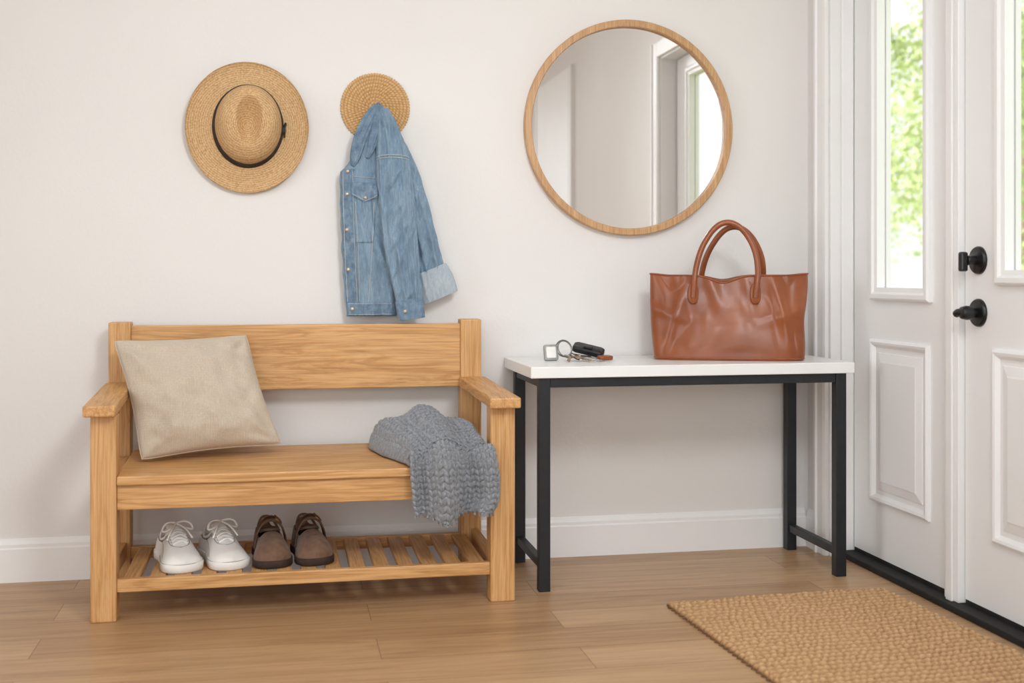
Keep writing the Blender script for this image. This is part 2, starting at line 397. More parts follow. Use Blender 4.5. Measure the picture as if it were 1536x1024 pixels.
box('shelf_front_rail',(-.480,.664,FY+.006,FY+.03,.087,.127),oak[0],bench,.003)
box('shelf_back_rail',(-.492,.636,4.222,4.246,.087,.127),oak[0],bench,.003)
box('shelf_side_rail_1',(-.527,-.503,3.85,4.215,.09,.145),oak[1],bench,.003)
box('shelf_side_rail_2',(.672,.696,3.85,4.215,.09,.145),oak[1],bench,.003)
ns=15
for i in range(ns):
    xc=-.44+i*(.625+.44)/(ns-1)
    box('shelf_slat_%d'%(i+1),(xc-.024,xc+.024,FY+.031,4.221,.108,.126),oak[1],bench,.003)

# ------------------------------------------------------------ console table
table=empty('console_table',(1.385,4.08,0))
TX0,TX1,TY0,TY1=.812,1.957,3.85,4.325; TZ=.743
box('tabletop',(TX0,TX1,TY0,TY1,TZ-.038,TZ),whitetop,table,.003)
lx=(.842,1.894); ly=(3.862,4.270); w=.038
for i,x in enumerate(lx):
    for j,y in enumerate(ly):
        box('leg_%d'%(i*2+j+1),(x,x+w,y,y+w,0,TZ-.0385),blackmetal,table,.002)
    box('side_stretcher_%d'%(i+1),(x+.006,x+w-.006,ly[0]+w,ly[1],.07,.098),blackmetal,table,.002)
    box('side_rail_%d'%(i+1),(x+.004,x+w-.004,ly[0]+w,ly[1],TZ-.07,TZ-.0385),blackmetal,table,.002)
for j,y in enumerate(ly):
    box('long_rail_%d'%(j+1),(lx[0]+w,lx[1],y+.004,y+w-.004,TZ-.07,TZ-.0385),blackmetal,table,.002)

# ------------------------------------------------------------ mirror
mc=(1.288,WY,1.594)
mirror=empty('round_mirror',mc)
lathe_y('frame',[(.400,0),(.402,.004),(.402,.031),(.399,.034),(.379,.034),(.376,.031),(.376,.012),(.376,0)],mc,frame_oak,mirror,n=160,loop=True,smooth=False)
lathe_y('glass',[(.3755,.014),(.2,.014),(.0001,.014)],mc,mirrorm,mirror,n=160)

# ------------------------------------------------------------ straw hat
hc=(-.108,WY-.004,1.563)
hat=empty('straw_hat',hc)
rings=[]; nA=200
prof=[(.2105,.2285,.020,0,0),(.206,.224,.016,0,0),(.19,.208,.010,0,0),(.165,.185,.009,0,0),(.14,.162,.012,.001,.001),(.124,.148,.014,.002,.002),(.118,.141,.020,.002,.003),
      (.116,.139,.035,.003,.005),(.112,.135,.055,.005,.008),(.106,.129,.08,.007,.011),(.099,.121,.103,.008,.013),(.090,.111,.119,.009,.014),(.079,.099,.128,.009,.014),(.066,.086,.131,.009,.014),(.052,.072,.132,.009,.014),(.038,.054,.132,.009,.014),(.025,.036,.132,.009,.014),(.012,.018,.132,.009,.014),(.0005,.0005,.132,.009,.014)]
for p in cat(prof,130):
    ax,az,h,ox,oz=p; ring=[]
    for j in range(nA):
        th=2*math.pi*j/nA; x=ax*math.cos(th); z=az*math.sin(th)
        hh=h
        if h>.06:
            s_=sst(.07,.13,h)
            q=((x)/(.040+.008*sst(-.05,.06,z)))**2+((z+.004)/.088)**2
            hh-=.046*max(0,1-q)**1.15*s_
            hh-=.012*math.exp(-((z-.080)/.03)**2)*math.exp(-((abs(x)-.066)/.02)**2)*s_
            hh-=.020*sst(.02,-.11,z)*s_
        if h<.03:
            hh+=.006*math.cos(2*th+.6)*sst(.12,.2,ax)+.006
        ring.append((hc[0]+x+ox, hc[1]-hh, hc[2]+z+oz))
    rings.append(ring)
o=loft('straw_body',rings,straw,hat); solid(o,.0025,1)
rings=[]
for ax,az,h,ox,oz in [(.1235,.1465,.018,.002,.002),(.1225,.1455,.024,.002,.003),(.1185,.1415,.044,.004,.006),(.116,.139,.046,.004,.006),(.110,.133,.045,.004,.006)]:
    rings.append([(hc[0]+ox+ax*math.cos(2*math.pi*j/nA),hc[1]-h,hc[2]+oz+az*math.sin(2*math.pi*j/nA)) for j in range(nA)])
loft('band',rings,hatband,hat)
box('band_knot',(hc[0]+.118,hc[0]+.132,hc[1]-.045,hc[1]-.022,hc[2]-.022,hc[2]+.002),hatband,hat,.005)
curve('band_bow',[(hc[0]+.124,hc[1]-.036,hc[2]-.01),(hc[0]+.134,hc[1]-.038,hc[2]+.01),(hc[0]+.131,hc[1]-.034,hc[2]+.018),(hc[0]+.126,hc[1]-.032,hc[2]+.0),(hc[0]+.128,hc[1]-.034,hc[2]-.035)],.003,hatband,hat)
curve('wall_peg',[(hc[0],WY-.0005,hc[2]+.07),(hc[0],WY-.04,hc[2]+.07),(hc[0],WY-.06,hc[2]+.076)],.007,frame_oak,hat)

# ------------------------------------------------------------ rattan wall hook
kc=(.341,WY,1.646)
hook=empty('rattan_wall_hook',kc)
nR,nT=110,300; rings=[]
for i in range(nR+1):
    r=.0005+.1235*i/nR; ring=[]
    row=r/.0125; k=int(row)
    for j in range(nT):
        th=2*math.pi*j/nT
        h=.005+.007*abs(math.sin(math.pi*row))**.7*(.62+.38*math.sin(th*max(8,int(k*9))+(row-k)*2.5))
        rr=r
        if i>=nR-3: rr+=.0018*math.sin(th*72)
        ring.append((kc[0]+rr*math.cos(th),kc[1]-h,kc[2]+rr*math.sin(th)))
    rings.append(ring)
rings.append([(p[0],kc[1],p[2]) for p in rings[-1]])
loft('woven_disc',rings,rattan,hook)
curve('peg',[(kc[0],kc[1]-.008,kc[2]),(kc[0],kc[1]-.04,kc[2]+.002),(kc[0],kc[1]-.055,kc[2]+.012)],.007,frame_oak,hook)

# ------------------------------------------------------------ denim jacket
jk=empty('denim_jacket',(.3455,WY-.05,1.647))
S=.00237; JX,JZ=.3455,1.647
def P(a,b,y): return (JX+a*S,y,JZ+b*S)
BT=[(-2,-4,5,.006,4.290),(7,-14,15,.013,4.285),(37,-27,33,.022,4.283),(77,-37,45,.026,4.285),(90,-46,48,.028,4.288),(100,-56,50,.029,4.29),(142,-56,48,.029,4.29),(192,-54,42,.028,4.29),(242,-52,37,.027,4.292),(292,-49,32,.025,4.294),(316,-46,28,.023,4.295)]
def fold(a,b):
    f=.012*noise.noise(Vector((a*.05,b*.012,3.1)))+.004*noise.noise(Vector((a*.12,b*.05,9.1)))
    r1=noise.noise(Vector((a*.07+b*.012,b*.018,5.5)))*2.4
    f+=.010*max(0,1-abs(r1))**1.5-.003
    f+=.004*math.sin(a*.24+b*.014+1.0)*sst(30,90,-b)
    return f
def body(a,b,back=False):
    l,r,t,yc=interp(BT,-b); c=(l+r)/2; hw=(r-l)/2
    x=max(-1,min(1,(a-c)/hw)); k=(1-abs(x)**2.6)**(1/2.6)
    return yc-(t+fold(a,b))*k if not back else yc+t*k
rings=[]; nB=150
for i in range(nB+1):
    b=2-(318)*i/nB; l,r,t,yc=interp(BT,-b); c=(l+r)/2; hw=(r-l)/2; ring=[]
    for j in range(120):
        th=2*math.pi*j/120; ca=math.cos(th); a=c+hw*math.copysign(abs(ca)**.85,ca)
        edge=.6*math.sin(b*.18)+.8*noise.noise(Vector((b*.05,ca,0)))
        ring.append(P(a+edge*abs(ca),b,body(a,b,back=math.sin(th)>0)))
    rings.append(ring)
o=loft('jacket_body',rings,denim,jk,caps=(True,True))
def sleeve(nm,cl,mat,n=130,m=96,caps=(True,True),seed=0,wr=1.0):
    C=cat(cl,n); rings=[]; arc=0
    for i,(a,b,hw,y,hd) in enumerate(C):
        p0=C[max(i-3,0)];p1=C[min(i+3,n-1)]
        tx,tz=p1[0]-p0[0],p1[1]-p0[1]; L=math.hypot(tx,tz) or 1; nx,nz=-tz/L,tx/L
        if i: arc+=math.hypot(C[i][0]-C[i-1][0],C[i][1]-C[i-1][1])
        ring=[]
        for j in range(m):
            th=2*math.pi*j/m; cx=math.cos(th); sy=math.sin(th)
            nn=.75*noise.noise(Vector((cx*2.8+seed,sy*1.2,arc*.010)))
            r0=noise.noise(Vector((cx*3.2+seed*1.7+arc*.006,sy*.6,arc*.008)))*2.8
            nn+=.75*(max(0,1-abs(r0))**1.6)-.25
            r1=noise.noise(Vector((cx*1.0+seed,sy*1.5+3,arc*.036+cx*1.2)))*2.8
            nn+=.60*(max(0,1-abs(r1))**1.8)-.2
            k=1+nn*.62*wr
            ring.append(P(a+nx*hw*cx*(1+nn*.06*wr),b+nz*hw*cx,y-sy*hd*(k if sy>0 else 1)))
        rings.append(ring)
    return loft(nm,rings,mat,jk,caps=caps)
sleeve('sleeve_1',[(10,-20,9,4.283,.012),(32,-78,20,4.282,.022),(50,-140,23,4.282,.027),(66,-200,24,4.282,.028),(80,-255,23,4.282,.028)],denim,seed=5)
sleeve('sleeve_1_rolled_cuff',[(77,-246,28,4.28,.031),(81,-256,30,4.28,.033),(86,-268,31,4.28,.033),(90,-279,31,4.28,.033),(94,-289,29,4.28,.031)],denim_in,n=30,seed=2,wr=.4)
sleeve('sleeve_2',[(6,-6,9,4.264,.010),(14,-38,17,4.254,.02),(21,-80,24,4.244,.026),(27,-142,26,4.238,.030),(34,-212,25,4.236,.030),(41,-262,22,4.234,.027),(46,-297,19,4.232,.022)],denim,seed=11,wr=1.15)
sleeve('sleeve_2_cuff',[(44.5,-290,20.5,4.232,.025),(46,-300,20.8,4.231,.0255),(47.5,-310,20.5,4.23,.025),(49,-320,20,4.23,.0245)],denim_dk,n=30,seed=3,wr=.25)
sleeve('collar',[(-2,-2,6,4.268,.010),(-14,-22,9,4.264,.012),(-26,-50,10,4.262,.012),(-34,-78,8,4.262,.011),(-37,-92,3,4.264,.006)],denim_dk,n=60,seed=8,wr=.5)
sleeve('collar_2',[(2,-2,6,4.262,.010),(0,-28,8,4.258,.012),(-8,-58,7,4.256,.011),(-16,-80,3,4.258,.008)],denim_dk,n=60,seed=18,wr=.5)
def patch(nm,fn,off,mat,nu=30,nv=30,t=.002):
    rings=[]
    for i in range(nv+1):
        ring=[]
        for j in range(nu+1):
            a,b=fn(j/nu,i/nv); ring.append(P(a,b,body(a,b)-off))
        rings.append(ring)
    o=loft(nm,rings,mat,jk,closed=False); solid(o,t,0); return o
def L(b): return interp(BT,-b)[0]
patch('button_placket',lambda u,v:(L(-97-v*217)+2+u*17,-97-v*217),.003,denim_dk,nv=100,nu=14)
patch('hem_band',lambda u,v:(L(-296-v*20)+3+u*72,-296-v*19),.004,denim_dk,nu=60,nv=8)
patch('pocket_flap',lambda u,v:(-40+u*40,-116-v*(20+9*(1-abs(2*u-1)))-u*2),.0050,denim_dk,t=.004)
patch('pocket',lambda u,v:(-39+u*38+ (u-.5)*-12*v,-136-v*70),.002,denim,t=.0015)
def seam(nm,pts,off=.0055,mat=None):
    Q=cat(pts,60); curve(nm,[P(a,b,body(a,b)-off) for a,b in Q],.0009,mat or thread,jk,poly=True)
seam('stitch_1',[(L(-100)+18,-100),(L(-200)+18,-200),(L(-294)+18,-294)])
seam('stitch_2',[(-52,-105),(-30,-108),(0,-110)],.003)
seam('stitch_3',[(-34,-145),(-30,-210),(-27,-294)],.003)
seam('stitch_4',[(-6,-145),(-9,-210),(-14,-294)],.003)
seam('stitch_5',[(-45,-297),(-20,-297),(20,-297)],.006)
seam('stitch_6',[(-38,-134),(-30,-138),(-19,-143),(-8,-139),(-2,-135)],.0085)
seam('stitch_7',[(L(-100)+4,-100),(L(-200)+4,-200),(L(-294)+4,-294)])
seam('stitch_8',[(-44,-313),(-20,-313),(20,-313)],.006)
def button(nm,a,b,y):
    lathe_y(nm,[(.0068,-.003),(.0068,.001),(.005,.0025),(.0001,.003)],P(a,b,y),copper,jk,n=20)
for i,(a,b) in enumerate([(-45,-100),(-46,-134),(-46,-187),(-44,-246),(-38,-305),(-19,-139)]):
    button('button_%d'%(i+1),a,b,body(a,b)-.0065)
button('button_7',38,-308,4.205)
for k in range(2):
    curve('armhole_stitch_%d'%(k+1),[P(21+25*math.cos(t),-80-k*4+4*math.sin(t),4.244-.031*math.sin(t)) for t in [math.pi*i/20 for i in range(2,19)]],.0010,thread,jk,poly=True)
curve('loop',[P(-3,-6,4.285),P(-2,2,4.282),P(0,5,4.281),P(4,2,4.282),P(5,-6,4.284)],.0025,denim_dk,jk)

# ------------------------------------------------------------ pillow
pillow=empty('throw_pillow',(-.27,4.06,.46))
TL,TR,BL,BR=Vector((-.534,4.115,.831)),Vector((-.106,4.160,.844)),Vector((-.430,3.962,.456)),Vector((.012,4.050,.482))
nrm=((TR-BL).cross(TL-BR)).normalized()
if nrm.y>0: nrm=-nrm
cen=(TL+TR+BL+BR)/4
n=100
def base_pt(u,v):
    a=2*u-1; b_=2*v-1
    p=(BL*(1-u)+BR*u)*(1-v)+(TL*(1-u)+TR*u)*v
    return p+(cen-p)*(.065*(1-a*a)*abs(b_)**3+.065*(1-b_*b_)*abs(a)**3+.025*(a*a*b_*b_)**4)
def pil(side):
    R=[]
    for i in range(n+1):
        v=i/n; row=[]
        for j in range(n+1):
            u=j/n; a=2*u-1; b_=2*v-1
            p=base_pt(u,v)
            t=.085*max(0,(1-a*a)*(1-b_*b_))**.42
            w=noise.noise(Vector((a*2.2,b_*2.2,side*3)))*.020+noise.noise(Vector((a*5,b_*5,side*7)))*.008
            for sa in (-1,1):
                for sb in (-1,1):
                    da,db=1-sa*a,1-sb*b_; rr=math.hypot(da,db); an=math.atan2(db,da)
                    w+=.011*math.sin(an*8+sa*2+sb)*math.exp(-(rr/.65)**2)*sst(.05,.25,rr)
            w*=min(1,4*max(0,(1-abs(a)))*1)*min(1,4*(1-abs(b_)))
            row.append(p+nrm*side*(t+w))
        R.append(row)
    return R
V=[];F=[]
for side in (1,-1):
    k=len(V); R=pil(side)
    for r in R: V+=r
    for i in range(n):
        for j in range(n):
            F.append((k+i*(n+1)+j,k+i*(n+1)+j+1,k+(i+1)*(n+1)+j+1,k+(i+1)*(n+1)+j))
o=mesh('cushion',V,F,linen,pillow,smooth=True)
bm=bmesh.new(); bm.from_mesh(o.data); bmesh.ops.remove_doubles(bm,verts=bm.verts,dist=.0005); bmesh.ops.recalc_face_normals(bm,faces=bm.faces); bm.to_mesh(o.data); bm.free()
rim=[base_pt(i/30,0) for i in range(30)]+[base_pt(1,i/30) for i in range(30)]+[base_pt(1-i/30,1) for i in range(30)]+[base_pt(0,1-i/30) for i in range(30)]
curve('seam',rim,.0022,linen,pillow,cyclic=True,poly=True)

# ------------------------------------------------------------ knitted blanket
blk=empty('knit_throw_blanket',(.53,3.95,.46))
path=[ # y, z, xl, xr
 (4.10,.466,.335,.625),(4.150,.485,.305,.635),(4.155,.53,.300,.645),(4.08,.560,.302,.655),(3.98,.556,.335,.657),(3.88,.542,.375,.657),(3.80,.512,.398,.657),
 (3.750,.462,.405,.672),(3.738,.41,.405,.684),(3.733,.36,.410,.682),(3.732,.32,.415,.676),(3.732,.288,.425,.660)]
C=cat(path,470)
arc=[0]
for p,q in zip(C,C[1:]): arc.append(arc[-1]+math.hypot(q[0]-p[0],q[1]-p[1]))
def seatz(y): return zs0+(zs1-zs0)*(y-ys)/(ye-ys)
nu=230; rings=[]
for i,(y,z,xl,xr) in enumerate(C):
    row=[]; p0=C[max(i-1,0)];p1=C[min(i+1,len(C)-1)]
    ty,tz=p1[0]-p0[0],p1[1]-p0[1]; Ln=math.hypot(ty,tz) or 1
    ny,nz=tz/Ln,-ty/Ln
    s=arc[i]; hang=sst(3.80,3.74,y)
    for j in range(nu+1):
        u=j/nu; x=xl+(xr-xl)*u
        e=abs(2*u-1)
        f=.030*math.sin(u*12+s*4.2+.8)*(.6+.7*hang)+.022*noise.noise(Vector((u*3.4,s*6,1)))+.012*noise.noise(Vector((u*7,s*11,4)))
        f*=1-.5*e**6
        x2=x+.014*math.sin(s*14+u*2)*(1-hang)*.7+.012*noise.noise(Vector((s*9,u*2,8)))
        cw=.0270; rh=.0200
        ww=(u*.30)/cw
        a=ww-math.floor(ww)-.5
        ph=s/rh+abs(a)*1.5
        h=(abs(math.sin(math.pi*ph))**.7)*math.sin(math.pi*2*abs(a))**.7 if 0<abs(a)<.5 else 0
        yy=y; zz=z
        if y>3.77:
            base=seatz(y)+.006
            hgt=(z-base)*(1-e**6)
            zz=base+max(hgt,0)
            f2=f*(1-e**4)
        else: f2=f
        dy=ny*(f2+h*.014); dz=nz*(f2+h*.014)
        if y<3.775: dy-=.010
        py=yy+dy; pz=zz+dz
        if y>3.77: pz=max(pz,seatz(max(py,ys))+.005)
        if hang>0:
            pz+= hang*(.018*sst(.55,1,u)*sst(.42,.29,z)) + hang*.010*math.sin(u*9+1)*sst(.36,.29,z)
            py=min(py,3.764)
        row.append((x2,py,pz))
    rings.append(row)
o=loft('knit_cloth',rings,knit,blk,closed=False); solid(o,.008,0)
for k in range(20):
    u=k/19; q=rings[-1][int(u*nu)]
    curve('fringe_%d'%(k+1),[q,(q[0]+random.uniform(-.004,.004),q[1]+.001,q[2]-.006),(q[0]+random.uniform(-.006,.006),q[1]+random.uniform(-.003,.003),q[2]-.011)],.0035,knit,blk)

# ------------------------------------------------------------ shoes
OUT=[(0,0),(.012,.32),(.04,.54),(.09,.70),(.18,.79),(.32,.79),(.45,.82),(.6,.93),(.72,1.0),(.82,1.0),(.89,.93),(.94,.78),(.975,.55),(.992,.32),(1,0)]
def shoe(name, loc, rot, Ln, W, Ht, um, im, sm, so=(.0,.026), op=(.05,.44), flare=.004, e=.62):
    em=empty(name,loc,rot)
    HT=cat(Ht,60)
    def H(t): return interp(HT,t)[0]
    def wid(t): return W/2*interp(OUT,t)[0]
    def ctr(t): return .006*math.sin(t*math.pi*1.2)
    ts=[.5-.5*math.cos(math.pi*i/48) for i in range(49)]
    def outline(k,z,fl):
        ky=1+fl/Ln*2
        r=[(ctr(t)+ wid(t)*k+fl*(1 if 0<t<1 else 0), -(t-.5)*Ln*ky, z) for t in ts]
        l=[(ctr(t)- wid(t)*k-fl, -(t-.5)*Ln*ky, z) for t in ts[-2:0:-1]]
        return r+l
    loft('sole',[outline(.92,so[0],0),outline(1,so[0]+.004,flare),outline(1,so[1]-.003,flare),outline(1,so[1],flare-.002),outline(.9,so[1]+.001,0)],sm,em,caps=(True,True),world=False)
    m=72; rings=[]
    def top(x,t):
        return so[1]-.004+(H(t)-so[1]+.004)*max(0,1-abs(x)**2.3)**e
    def dip(x,t):
        return sst(op[0]-.03,op[0]+.035,t)*(1-sst(op[1]-.07,op[1]+.01,t))*(1-sst(.60,.80,abs(x)))
    for t in ts:
        w_=wid(t)+.0002; ring=[]
        for j in range(m+1):
            x=-math.cos(math.pi*j/m)
            z=top(x,t); d=dip(x,t)
            z=z+(so[1]+.012-z)*d
            z+=.0015*noise.noise(Vector((x*3,t*14,loc[0]*10)))*(1-d)
            ring.append((ctr(t)+x*w_,-(t-.5)*Ln,z))
        rings.append(ring)
    def mf(i,j):
        t=(ts[i]+ts[i+1])/2; x=-math.cos(math.pi*(j+.5)/m)
        return 1 if dip(x,t)>.35 else 0
    loft('upper',rings,um,em,closed=False,world=False,mats=[um,im],matfn=mf)
    def sp(x,t,off=0): return (ctr(t)+x*wid(t),-(t-.5)*Ln,top(x,t)+off)
    rim=[]
    for i in range(40):
        an=2*math.pi*i/40; t=(op[0]+op[1])/2-.01+(op[1]-op[0])/2*.93*math.cos(an); x=.70*math.sin(an)
        rim.append(sp(x,t,.0))
    curve('collar',rim,.0045,um,em,cyclic=True,world=False)
    return em,sp,wid,H,top
def sneaker(loc,rot,flip):
    Ln=.285
    em,sp,wid,H,top=shoe('white_sneaker',loc,rot,Ln,.122,[(0,.086),(.08,.094),(.2,.084),(.32,.088),(.42,.104),(.52,.096),(.65,.074),(.78,.060),(.9,.052),(1,.036)],sneak,sneak_in,soleW,so=(0,.028))
    rr=[]
    for i in range(12):
        t=.35+.16*i/11; zt=sp(0,t)[2]
        lift=.026*(1-i/11)
        rr.append([(.5*wid(t)*x,-(t-.5)*Ln+ .012*(1-i/11),zt+lift-.006*x*x) for x in [-1,-.7,-.35,0,.35,.7,1]])
    o=loft('tongue',rr,sneak,em,closed=False,world=False); solid(o,.005,0)
    for k in range(6):
        t=.44+k*.043; s=1 if k%2 else -1; wx=.50-.02*k
        pts=[sp(-wx,t,.001),sp(-wx*.5,t+.01*s,.006),sp(0,t+.004,.0075),sp(wx*.5,t-.008*s,.006),sp(wx,t,.001)]
        curve('lace_%d'%(k+1),pts,.0036,lacem,em,world=False)
        for sx in (-1,1):
            curve('eyelet_%d_%d'%(k,(sx+1)//2),[sp(sx*wx,t,-.001),sp(sx*(wx+.03),t,.0015)],.0028,tagm,em,world=False)
    for sx in (-1,1):
        curve('eyestay_%d'%((sx+1)//2),[sp(sx*.66,.42,.0008),sp(sx*.60,.55,.001),sp(sx*.48,.69,.001),sp(0,.735,.001)],.0014,tagm,em,world=False)
        curve('side_seam_%d'%((sx+1)//2),[sp(sx*.82,.38,.0005),sp(sx*.86,.52,.0006),sp(sx*.9,.64,.0006),sp(sx*.96,.72,.0006)],.0010,tagm,em,world=False)
    curve('sole_seam',[(x*1.0,y,.0275) for x,y in [(sp(s_*1.05,t)[0],sp(0,t)[1]-(.004 if t>.97 else 0)) for s_,t in [(-1,.45),(-1,.6),(-1,.72),(-1,.82),(-1,.90),(-1,.95),(-1,.985),(0,1.0),(1,.985),(1,.95),(1,.90),(1,.82),(1,.72),(1,.6),(1,.45)]]],.0011,tagm,em,world=False)
    c=sp(0,.43,.020)
    for sx in (-1,1):
        curve('bow_%d'%((sx+1)//2),[c,(c[0]+sx*.020,c[1]-.006,c[2]+.008),(c[0]+sx*.042,c[1]-.014,c[2]+.001),(c[0]+sx*.050,c[1]-.020,c[2]-.020),(c[0]+sx*.034,c[1]-.024,c[2]-.018),(c[0]+sx*.008,c[1]-.016,c[2]-.004),c],.0034,lacem,em,world=False)
        curve('lace_end_%d'%((sx+1)//2),[c,(c[0]+sx*.015,c[1]-.024,c[2]-.006),(c[0]+sx*.028,c[1]-.040,c[2]-.020),(c[0]+sx*.040,c[1]-.050,c[2]-.042)],.003,lacem,em,world=False)
    return em
SH=.1265
sneaker((-.322,3.958,SH),.30,1)
sneaker((-.183,3.966,SH),.34,-1)
def clog(loc,rot):
    Ln=.262
    em,sp,wid,H,top=shoe('brown_clog',loc,rot,Ln,.118,[(0,.104),(.08,.120),(.2,.108),(.30,.102),(.40,.100),(.52,.092),(.66,.082),(.8,.074),(.9,.064),(1,.044)],clogm,clogin,soleB,so=(0,.024),op=(.05,.50),e=.50)
    rr=[]
    for dt,off in ((-.068,.010),(-.064,.016),(.040,.016),(.044,.010)):
        row=[]
        for i in range(29):
            x=-1.02+2.04*i/28; xx=max(-.985,min(.985,x)); q=sp(xx,.44+dt,0)
            lift=.016*(1-abs(x/1.02)**2)+off*(1-abs(x/1.02)**6)
            row.append((q[0]*1.07,q[1],q[2]+lift))
        rr.append(row)
    o=loft('strap',rr,strapm,em,closed=False,world=False); solid(o,.004,0)
    r0,r1=rr[1],rr[2]
    A=[r0[18],r0[22],r1[22],r1[18]]
    up=lambda p,d=.005:(p[0]*1.03,p[1],p[2]+d)
    curve('buckle',[up(p) for p in A],.0030,brass,em,cyclic=True,world=False,poly=True)
    mid=lambda p,q:tuple((a+b)/2 for a,b in zip(p,q))
    curve('buckle_pin',[up(mid(r0[18],r1[18]),.006),up(mid(r0[22],r1[22]),.006)],.0018,brass,em,world=False,poly=True)
    for i,r in enumerate((r0,r1)):
        curve('strap_edge_%d'%(i+1),[(p[0],p[1],p[2]+.002) for p in r],.0016,clogm,em,world=False,poly=True)
    curve('toe_seam',[sp(-.95,.60,.001),sp(-.6,.645,.001),sp(0,.665,.001),sp(.6,.645,.001),sp(.95,.60,.001)],.0014,clogin,em,world=False)
    return em
clog((-.030,3.955,SH),.13)
clog((.098,3.965,SH),.17)

# ------------------------------------------------------------ leather tote
bag=empty('leather_tote_bag',(1.582,4.075,TZ),-math.radians(19))
def bagpt(th,z,zt):
    f=z/.30
    a=.264+.014*f+.006*math.sin(f*3.1); b=.086-.044*f**1.2
    ex=.42+.42*f
    c,s=math.cos(th),math.sin(th)
    return a*math.copysign(abs(c)**ex,c), b*math.copysign(abs(s)**ex,s)
rings=[]; nb=200
zl=[0,0,.002,.008]+[.016+i*(.284)/54 for i in range(55)]
for i,z in enumerate(zl):
    ring=[]
    for j in range(nb):
        th=2*math.pi*j/nb
        x,y=bagpt(th,z,0)
        k=1 if z>.01 else (.965 if i==1 else (.985 if i==2 else .995))
        if i==0: k=.80
        f=z/.3
        zz=z
        if f>0:
            dipv=.026*math.exp(-((x+.02)/.055)**2)*sst(.5,1,f)
            if y>0: dipv*=.6
            zz=z-dipv+.006*f*sst(.2,.28,abs(x))
        amp=sst(0,.06,z)
        d=.010*noise.noise(Vector((x*9,y*6,z*8)))+.006*noise.noise(Vector((x*22,z*9+x*12,2)))+.004*math.sin(x*30+z*22)*sst(.1,.3,abs(x))
        d-=.013*math.exp(-((x-.20+.25*(z-.12))/.022)**2)*math.sin(min(1,f)*math.pi)
        d-=.009*math.exp(-((x+.19-.3*(z-.15))/.02)**2)*math.sin(min(1,f)*math.pi)
        d-=.006*math.exp(-((z-.10-.3*abs(x))/.02)**2)*sst(.05,.2,abs(x))
        d*=amp
        yy=y*k+math.copysign(d,y) if abs(y)>.01 else y*k
        xx=x*k - .012*math.exp(-((z-.14)/.07)**2)*sst(.2,.27,x)
        ring.append((xx,yy,zz))
    rings.append(ring)
o=loft('bag_body',rings,leather,bag,caps=(True,False),world=False)
solid(o,.004,-1)
curve('top_binding',[rings[-1][j] for j in range(nb)],.0032,leather,bag,cyclic=True,world=False,poly=True)
curve('base_binding',[rings[3][j] for j in range(nb)],.0026,leather,bag,cyclic=True,world=False,poly=True)
rr=[[(x*.97,y*.93,.26 if k==0 else .02) for x,y in [bagpt(2*math.pi*j/60,.26 if k==0 else .02,0) for j in range(60)]] for k in (0,1)]
loft('lining',rr,leather_in,bag,caps=(False,True),world=False)
for k,(sy,dx,dz) in enumerate([(-1,0,0),(1,.026,-.014)]):
    pts=[(-.125+dx,sy*.068,.222),(-.122+dx,sy*.066,.27),(-.116+dx,sy*.052,.33),(-.092+dx,sy*.036,.41+dz),(-.045+dx,sy*.024,.478+dz),(.005+dx,sy*.020,.494+dz),(.055+dx,sy*.026,.462+dz),(.094+dx,sy*.040,.39+dz),(.103+dx,sy*.054,.31),(.095+dx,sy*.066,.26),(.092+dx,sy*.068,.222)]
    curve('handle_%d'%(k+1),pts,.0105,leather,bag,world=False,res=12)
    for q,xx in enumerate((-.125,.092)):
        n_=24
        ring=lambda s,off:[(xx+dx+.0185*s*math.copysign(abs(math.cos(t))**.7,math.cos(t)),sy*(.058+off)+sy*(-.055)*(.036*math.sin(t)),.235+.036*s*math.copysign(abs(math.sin(t))**.8,math.sin(t))) for t in [2*math.pi*i/n_ for i in range(n_)]]
        loft('handle_tab_%d_%d'%(k+1,q+1),[ring(1,-.004),ring(1,.008),ring(.9,.0105)],leather,bag,caps=(True,True),world=False)

# ------------------------------------------------------------ keys
ks=empty('key_ring',(1.02,4.13,TZ))
def torus(nm,c,R,r,mat,parent,tilt=(0,0,0)):
    M=Matrix.Rotation(tilt[2],4,'Z')@Matrix.Rotation(tilt[0],4,'X')@Matrix.Rotation(tilt[1],4,'Y')
    pts=[Vector(c)+(M@Vector((R*math.cos(a),R*math.sin(a),0))) for a in [2*math.pi*i/24 for i in range(24)]]
    return curve(nm,pts,r,mat,parent,cyclic=True)
torus('split_ring',(.990,4.13,TZ+.042),.030,.0026,steel,ks,(1.25,0,.2))
torus('split_ring_2',(.992,4.125,TZ+.041),.029,.0018,steel,ks,(1.2,.1,.3))
torus('link_ring',(1.02,4.09,TZ+.016),.018,.0022,steel,ks,(.6,0,.9))
def rrect(w,h,r,n=6):
    P_=[]
    for cx,cz,a0 in ((w-r,h-r,0),(-w+r,h-r,90),(-w+r,-h+r,180),(w-r,-h+r,270)):
        for i in range(n+1):
            a=math.radians(a0+90*i/n); P_.append((cx+r*math.cos(a),cz+r*math.sin(a)))
    return P_
def tag(nm,c,w,h,t,r,mat,M,parent):
    pr=rrect(w,h,r); rings=[]
    for k,y in ((.9,-t),(1,-t*.7),(1,t*.7),(.9,t)):
        rings.append([Vector(c)+M@Vector((x*k,y,z*k)) for x,z in pr])
    return loft(nm,rings,mat,parent,caps=(True,True))
RZ=lambda a:Matrix.Rotation(a,3,'Z'); RX=lambda a:Matrix.Rotation(a,3,'X'); RY=lambda a:Matrix.Rotation(a,3,'Y')
Mz=RZ(.15)@RX(-.2)
tag('tag_case',(.940,4.12,TZ+.0285),.025,.028,.009,.007,tagm,Mz,ks)
tag('tag_face',(.939,4.109,TZ+.0305),.018,.020,.002,.005,soleW,Mz,ks)
